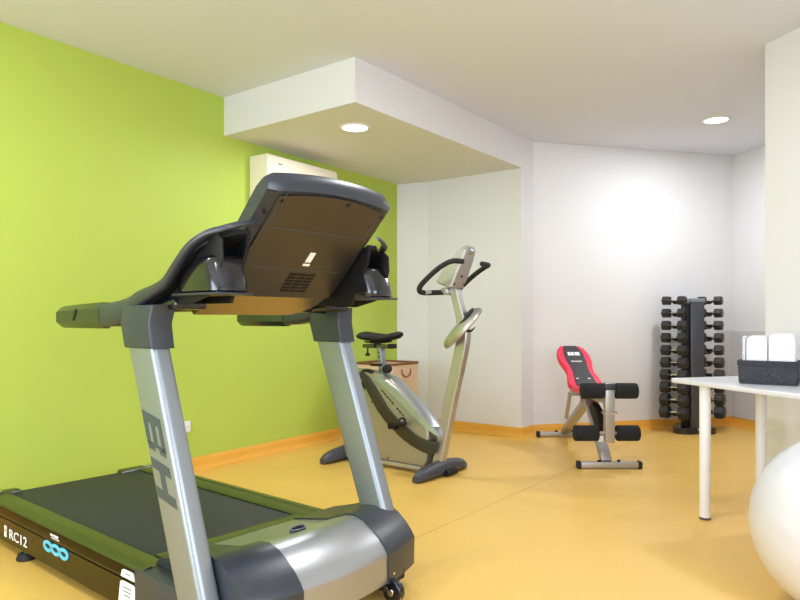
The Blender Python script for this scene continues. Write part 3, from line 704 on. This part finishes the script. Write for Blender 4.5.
for x in (-.115, .115):
    bm = NB(); beam(bm, (x, .62, .47), (x, .74, .25), .028, .028, .004); obj('back_brace', bm, M['bikegold'], BN)
# roller post
bm = NB(); box(bm, (-.006, -.045, .41), (.068, .055, .43), bev=.006); box(bm, (-.004, .0, .50), (.06, .08, .05), bev=.005); po_ = obj('roller_post', bm, M['benchgrey'], BN)
bm = NB(); box(bm, (-.006, -.046, .592), (.082, .066, .05), bev=.012); obj('post_cap', bm, M['capgrey'], po_)
bm = NB(); tube(bm, [(-.052, -.03, .408), (-.052, -.082, .405), (.042, -.082, .405), (.042, -.03, .408)], .006, 8, sm=False); obj('post_pin', bm, M['chrome'], po_)
for z, (a0, a1, b0, b1) in ((.562, (-.205, -.045, .035, .192)), (.262, (-.255, -.085, .045, .205))):
    bm = NB(); cyl(bm, (a0+.01, -.045, z), (b1-.01, -.045, z), .014, n=14); rod = obj('roller_rod', bm, M['benchgrey'], BN)
    for p, q in ((a0, a1), (b0, b1)):
        bm = NB(); cyl(bm, (p, -.045, z), (q, -.045, z), .056, n=28, bev=.010); obj('foam_roller', bm, M['foam'], rod)
# pads
def pad(name, y0, z0, y1, z1, ws, th=.045):
    d = Vector((0, y1-y0, z1-z0)); up = Vector((0, -d.z, d.y)).normalized(); rs = []; rc = []
    for v, w in ws:
        c = Vector((0, y0, z0))+d*v
        c = c+Vector((-.028*v if name == 'backrest' else 0, 0, 0)); rs.append([c+Vector((x*w, 0, 0))+up*t*th for x, t in ((-1, .15), (-.97, .0), (.97, .0), (1, .15), (1, .75), (.94, 1), (-.94, 1), (-1, .75))])
        m_ = min(.62*w, .075); m_ = .6*w
        rc.append([c+Vector((x*m_, 0, 0))+up*t for x, t in ((-1, th*.9), (1, th*.9), (1, th+.003), (-1, th+.003))])
    bm = NB(); rings(bm, rs); o = obj(name, bm, M['red'], BN)
    bm = NB(); rings(bm, rc); obj('centre_panel', bm, M['padblack'], o, label='black centre stripe')
    return o, d, up
pad('seat', .13, .515, .50, .50, ((0, .10), (.08, .125), (.5, .14), (.92, .14), (1, .13)))
bp_, d_, up_ = pad('backrest', .56, .505, 1.00, .80, ((0, .135), (.06, .140), (.2, .128), (.32, .112), (.45, .116), (.6, .135), (.78, .138), (.93, .115), (1, .085)))
def on_back(v, x, h=.0): return Vector((x-.028*v, .56, .505))+d_*v+up_*(.049+h)
bm = NB(); dn = d_.normalized()
for x0 in (-.048, -.020, .010, .034):
    w_ = .024 if x0 < .03 else .018
    rings(bm, [[on_back(.74, x0), on_back(.74, x0+w_), on_back(.83, x0+w_+.003), on_back(.83, x0+.003)], [on_back(.74, x0, -.002), on_back(.74, x0+w_, -.002), on_back(.83, x0+w_+.003, -.002), on_back(.83, x0+.003, -.002)]])
for i in range(7):
    x0 = -.045+i*.013; rings(bm, [[on_back(.575, x0), on_back(.575, x0+.010), on_back(.60, x0+.010), on_back(.60, x0)], [on_back(.575, x0, -.002), on_back(.575, x0+.010, -.002), on_back(.60, x0+.010, -.002), on_back(.60, x0, -.002)]])
for x0, w_ in ((-.065, .022), (.03, .022)): rings(bm, [[on_back(.15, x0), on_back(.15, x0+w_), on_back(.17, x0+w_), on_back(.17, x0)], [on_back(.15, x0, -.002), on_back(.15, x0+w_, -.002), on_back(.17, x0+w_, -.002), on_back(.17, x0, -.002)]])
pieces('lettering_block', bm, M['label_white'], bp_)
bm = NB(); beam(bm, (0, .60, .50), (0, .95, .74), .04, .03, .004); obj('back_frame', bm, M['benchgrey'], BN)

# ---------------------------------------------------------------- dumbbell rack and its dumbbells
rd, rl = 6.34, 2.765
RO = Vector((FX*rd+RX*rl, FY*rd+RY*rl, 0))
RK = thing('dumbbell_rack', 'tall dark dumbbell rack with round-lobed base in the far corner', 'dumbbell rack', RO, ANG)
bm = NB(); n = 48
rings(bm, [[((.125+.085*abs(math.cos(1.5*(2*PI*k/n-PI/2)))**1.3)*s*math.cos(2*PI*k/n)*1.0, (.125+.085*abs(math.cos(1.5*(2*PI*k/n-PI/2)))**1.3)*s*math.sin(2*PI*k/n), z) for k in range(n)] for s, z in ((.98, 0), (1.0, .006), (1.0, .050), (.97, .060))])
obj('rack_base', bm, M['dark'], RK, ang=25)
rot20 = Matrix.Rotation(math.radians(-14), 3, 'Z')
bm = NB(); c0 = Vector((.006, -.095, .64))
box(bm, c0, (.122, .07, 1.18), rot20, .012, 3); pst = obj('rack_post', bm, M['rackpost'], RK)
bm = NB(); box(bm, (-.02, .035, .63), (.10, .20, 1.18), rot20, .01); obj('rear_column', bm, M['black'], RK)
bm = NB(); prism(bm, [(-.058, -.13), (.068, -.13), (.072, -.06), (.04, .06), (-.04, .06), (-.062, -.05)], 1.225, 1.262, 'z', bev=.006); obj('top_cap', bm, M['silver'], RK)
def dumbbell_at(i, side, first):
    z = 1.243-.1165*i; sc = .70+.0325*i
    if side == 0: c = Vector((-.192, -.062, z)); ax = Vector((.70, -.71, 0))
    else: c = Vector((.174, .0, z)); ax = Vector((.72, -.60, 0))
    ax.normalize(); return c, ax, sc
ordn = ['topmost', 'second from the top', 'third from the top', 'fourth from the top', 'fifth from the top', 'fifth from the bottom', 'fourth from the bottom', 'third from the bottom', 'second from the bottom', 'bottom']
size = ['smallest', 'very small', 'small', 'fairly small', 'medium', 'medium', 'fairly large', 'large', 'very large', 'largest']
def hexhead(bm, x0, x1, r):
    c = r*.16; n = 6
    def rg(x, s): return [(x, s*math.cos(2*PI*k/n+0), s*math.sin(2*PI*k/n+0)) for k in range(n)]
    rings(bm, [rg(x0, r*.80), rg(x0+c*(1 if x1 > x0 else -1), r), rg(x1-c*(1 if x1 > x0 else -1), r), rg(x1, r*.80)])
proto = thing('dumbbell', 'x', 'dumbbell', (0, 0, 0), 0, 'black hexagonal dumbbells on the rack')
bm = NB(); tube(bm, [(-.05, 0, 0), (-.03, 0, 0), (0, 0, 0), (.03, 0, 0), (.05, 0, 0)], lambda t: .0125+.003*math.sin(PI*t), 12); obj('handle', bm, M['chrome'], proto)
for s in (-1, 1): bm = NB(); hexhead(bm, s*.042, s*.122, .066); obj('weight_head', bm, M['iron'], proto, ang=20)
def dup(root):
    r = root.copy(); C.objects.link(r)
    for ch in list(root.children):
        c = ch.copy(); C.objects.link(c); c.parent = r
    return r
rw = Matrix.Rotation(ANG, 3, 'Z')
kids = [ch for ch in bpy.data.objects if ch.parent == proto]
cradle = NB()
for side in (0, 1):
    for i in range(10):
        c, ax, sc = dumbbell_at(i, side, False)
        d = proto if (side == 0 and i == 0) else dup(proto)
        d.location = RO+rw @ c; d.rotation_euler = (0, 0, ANG+math.atan2(ax.y, ax.x)); d.scale = (.88+.02*i, sc, sc)
        d['label'] = 'black hex dumbbell on the rack, %s side, %s' % ('left' if side == 0 else 'right', ordn[i])
        # cradle under this dumbbell
        bm = NB(); u = ax; v = Vector((-ax.y, ax.x, 0)); rot = Matrix((u, v, Vector((0, 0, 1)))).transposed()
        z = c.z-.0160*sc-.0035
        inward = Vector((-.02, .03, 0))-Vector((c.x, c.y, 0)); L = inward.length; iu = inward.normalized()
        box(bm, (c.x, c.y, z-.001), (.045, .05, .005), rot)
        for s in (-1, 1): box(bm, Vector((c.x, c.y, z+.006))+v*s*.024, (.045, .005, .016), rot)
        el = c-v*.055 if side else c+v*.06
        beam(bm, (c.x, c.y, z-.008), (el.x, el.y, z-.012), .03, .012, .002)
        beam(bm, (el.x, el.y, z-.012), (.045 if side else 0, -.075 if side else .05, z-.014), .03, .012, .002)
        obj('cradle', bm, M['black'], RK)

# ---------------------------------------------------------------- side table, basket, towels, ball
TQ = Vector((.81, -.588)); TP = Vector((.588, .81)); T0 = Vector((-1.082, 3.94)); ta = math.atan2(TQ.y, TQ.x)
TB = thing('side_table', 'white rectangular table with round legs against the white partition', 'table', (T0.x, T0.y, 0), ta)
bm = NB(); Lt, Dt = 2.0, .50; rc = .03; pts = []
for cx, cy, a0 in ((Lt-rc, Dt-rc, 0), (rc, Dt-rc, PI/2), (rc, rc, PI), (Lt-rc, rc, 1.5*PI)):
    for k in range(6): t = a0+k/5*PI/2; pts.append((cx+rc*math.cos(t), cy+rc*math.sin(t)))
prism(bm, pts, .717, .74, 'z', bev=.003); obj('tabletop', bm, M['table'], TB)
for x, y in ((.221, .053), (.221, .053+.375), (Lt-.221, .053), (Lt-.221, .053+.375)):
    bm = NB(); cyl(bm, (x, y, .012), (x, y, .717), .0285, n=28); lg = obj('leg', bm, M['tableleg'], TB)
    bm = NB(); cyl(bm, (x, y, 0), (x, y, .014), .029, n=28, bev=.003); obj('rubber_foot', bm, M['footgrey'], lg)
ba = math.atan2(.013, .268)
BS = thing('storage_basket', 'dark speckled woven basket on the white table', 'basket', (-.706, 3.826, .74), ba)
bm = NB(); Lb, Db, Hb = .268, .17, .122
def rb(e, z): return [(x+Lb/2, y+Db/2, z) for x, y, _ in rr(Lb/2+e, Db/2+e, 0, .018, 5)]
rings(bm, [rb(-.004, .001), rb(0, .012), rb(.002, .06), rb(.003, Hb-.022), rb(-.006, Hb-.022), rb(-.008, .02), rb(-.01, .008)]); obj('basket_body', bm, M['basket'], BS)
bm = NB(); rings(bm, [rb(.0045, Hb-.028), rb(.0065, Hb-.02), rb(.0065, Hb-.004), rb(.002, Hb), rb(-.007, Hb), rb(-.008, Hb-.028)], closed=True); obj('basket_rim', bm, M['basketrim'], BS)
def towel(x0, x1, y0, y1, z1, label, layers, lean=0):
    """a folded towel on edge: soft layers joined by a rounded fold at the top"""
    t = thing('folded_towel', label, 'towel', (-.706+x0*math.cos(ba), 3.826+x0*math.sin(ba), .749), ba, None)
    bm = NB(); n = layers; w = (x1-x0)/n
    for k in range(n):
        h = (z1-.749)*(1 if 0 < k else .975)-(.006 if k == n-1 else 0); rs = []
        for j in range(9):
            v = j/8; y = y0+(y1-y0)*v; e = .006 if j in (0, 8) else 0
            a, b = k*w+e*.3, (k+1)*w+.001-e*.3; r = min(w*.48, .028)
            sec = [(a, 0)]
            for q in range(5): th = PI-q/4*PI/2; sec.append((a+r+r*math.cos(th), h-r-e+r*math.sin(th)+.0015*math.sin(j*1.9+k)))
            for q in range(5): th = PI/2-q/4*PI/2; sec.append((b-r+r*math.cos(th), h-r-e+r*math.sin(th)+.0015*math.sin(j*1.3+k)))
            sec.append((b, 0)); rs.append([(x+lean*z+.001*math.sin(z*60+k+j), y, z) for x, z in sec])
        rings(bm, rs)
    o = obj('towel_cloth', bm, M['towel'], t, ang=60)
    return t
towel(.016, .030, .020, .14, .990, 'thin white folded towel at the left end of the basket', 2)
towel(.035, .131, .016, .15, 1.000, 'white folded towel filling the left half of the basket', 1)
towel(.1355, .254, .016, .150, 1.012, 'white folded towel filling the right half of the basket, tallest of them', 1)
bd2 = 2.40; cx = FX*bd2+RX*(452/669*bd2); cyy = FY*bd2+RY*(452/669*bd2); rB = .33
bm = NB(); rs = []; n = 64; m_ = 60
for i in range(1, m_):
    ph = PI*i/m_; g = 1-(.0035 if i % 5 == 0 and 10 < i < 50 else 0)
    rs.append([(rB*g*math.sin(ph)*math.cos(2*PI*k/n), rB*g*math.sin(ph)*math.sin(2*PI*k/n), rB*math.cos(ph)) for k in range(n)])
rings(bm, rs)
bmesh.ops.rotate(bm, verts=bm.verts[:], cent=(0, 0, 0), matrix=Matrix.Rotation(math.radians(22), 3, 'Y'))
bl_ = obj('exercise_ball', bm, M['ball'], ang=80); bl_.location = (cx, cyy, rB)
tag(bl_, 'large pearl white exercise ball on the floor in front of the table', 'exercise ball')

# ---------------------------------------------------------------- air conditioner and wall socket
AC = thing('air_conditioner', 'ivory wall-mounted air conditioner high on the green wall under the soffit', 'air conditioner', (-4.047, 3.40, 2.0), math.radians(2))
bm = NB(); prism(bm, [(.0, 0), (.14, 0), (.185, .04), (.20, .10), (.20, .30), (.185, .325), (.0, .325)], 0, .81, 'y', bev=.008, seg=3)
acb = obj('housing', bm, M['ac'], AC)
bm = NB(); box(bm, (.2005, .42, .185), (.007, .70, .20), bev=.003); obj('front_panel', bm, M['ac'], AC)
bm = NB(); box(bm, (.168, .42, .022), (.006, .70, .06), Matrix.Rotation(math.radians(48), 3, 'Y'), .002); obj('air_louver', bm, M['ac'], AC)
bm = NB(); box(bm, (.2045, .13, .262), (.002, .045, .007)); obj('badge', bm, M['logo'], AC)
WS = thing('wall_socket', 'small white wall socket low on the green wall behind the treadmill', 'socket', (-4.026, 2.81, .32), math.radians(2))
bm = NB(); box(bm, (.006, 0, 0), (.012, .08, .08), bev=.003); obj('socket_plate', bm, M['tableleg'], WS)
bm = NB()
for y in (-.012, .012): cyl(bm, (.011, y, 0), (.0135, y, 0), .003, n=10)
pieces('socket_hole', bm, M['black'], WS)
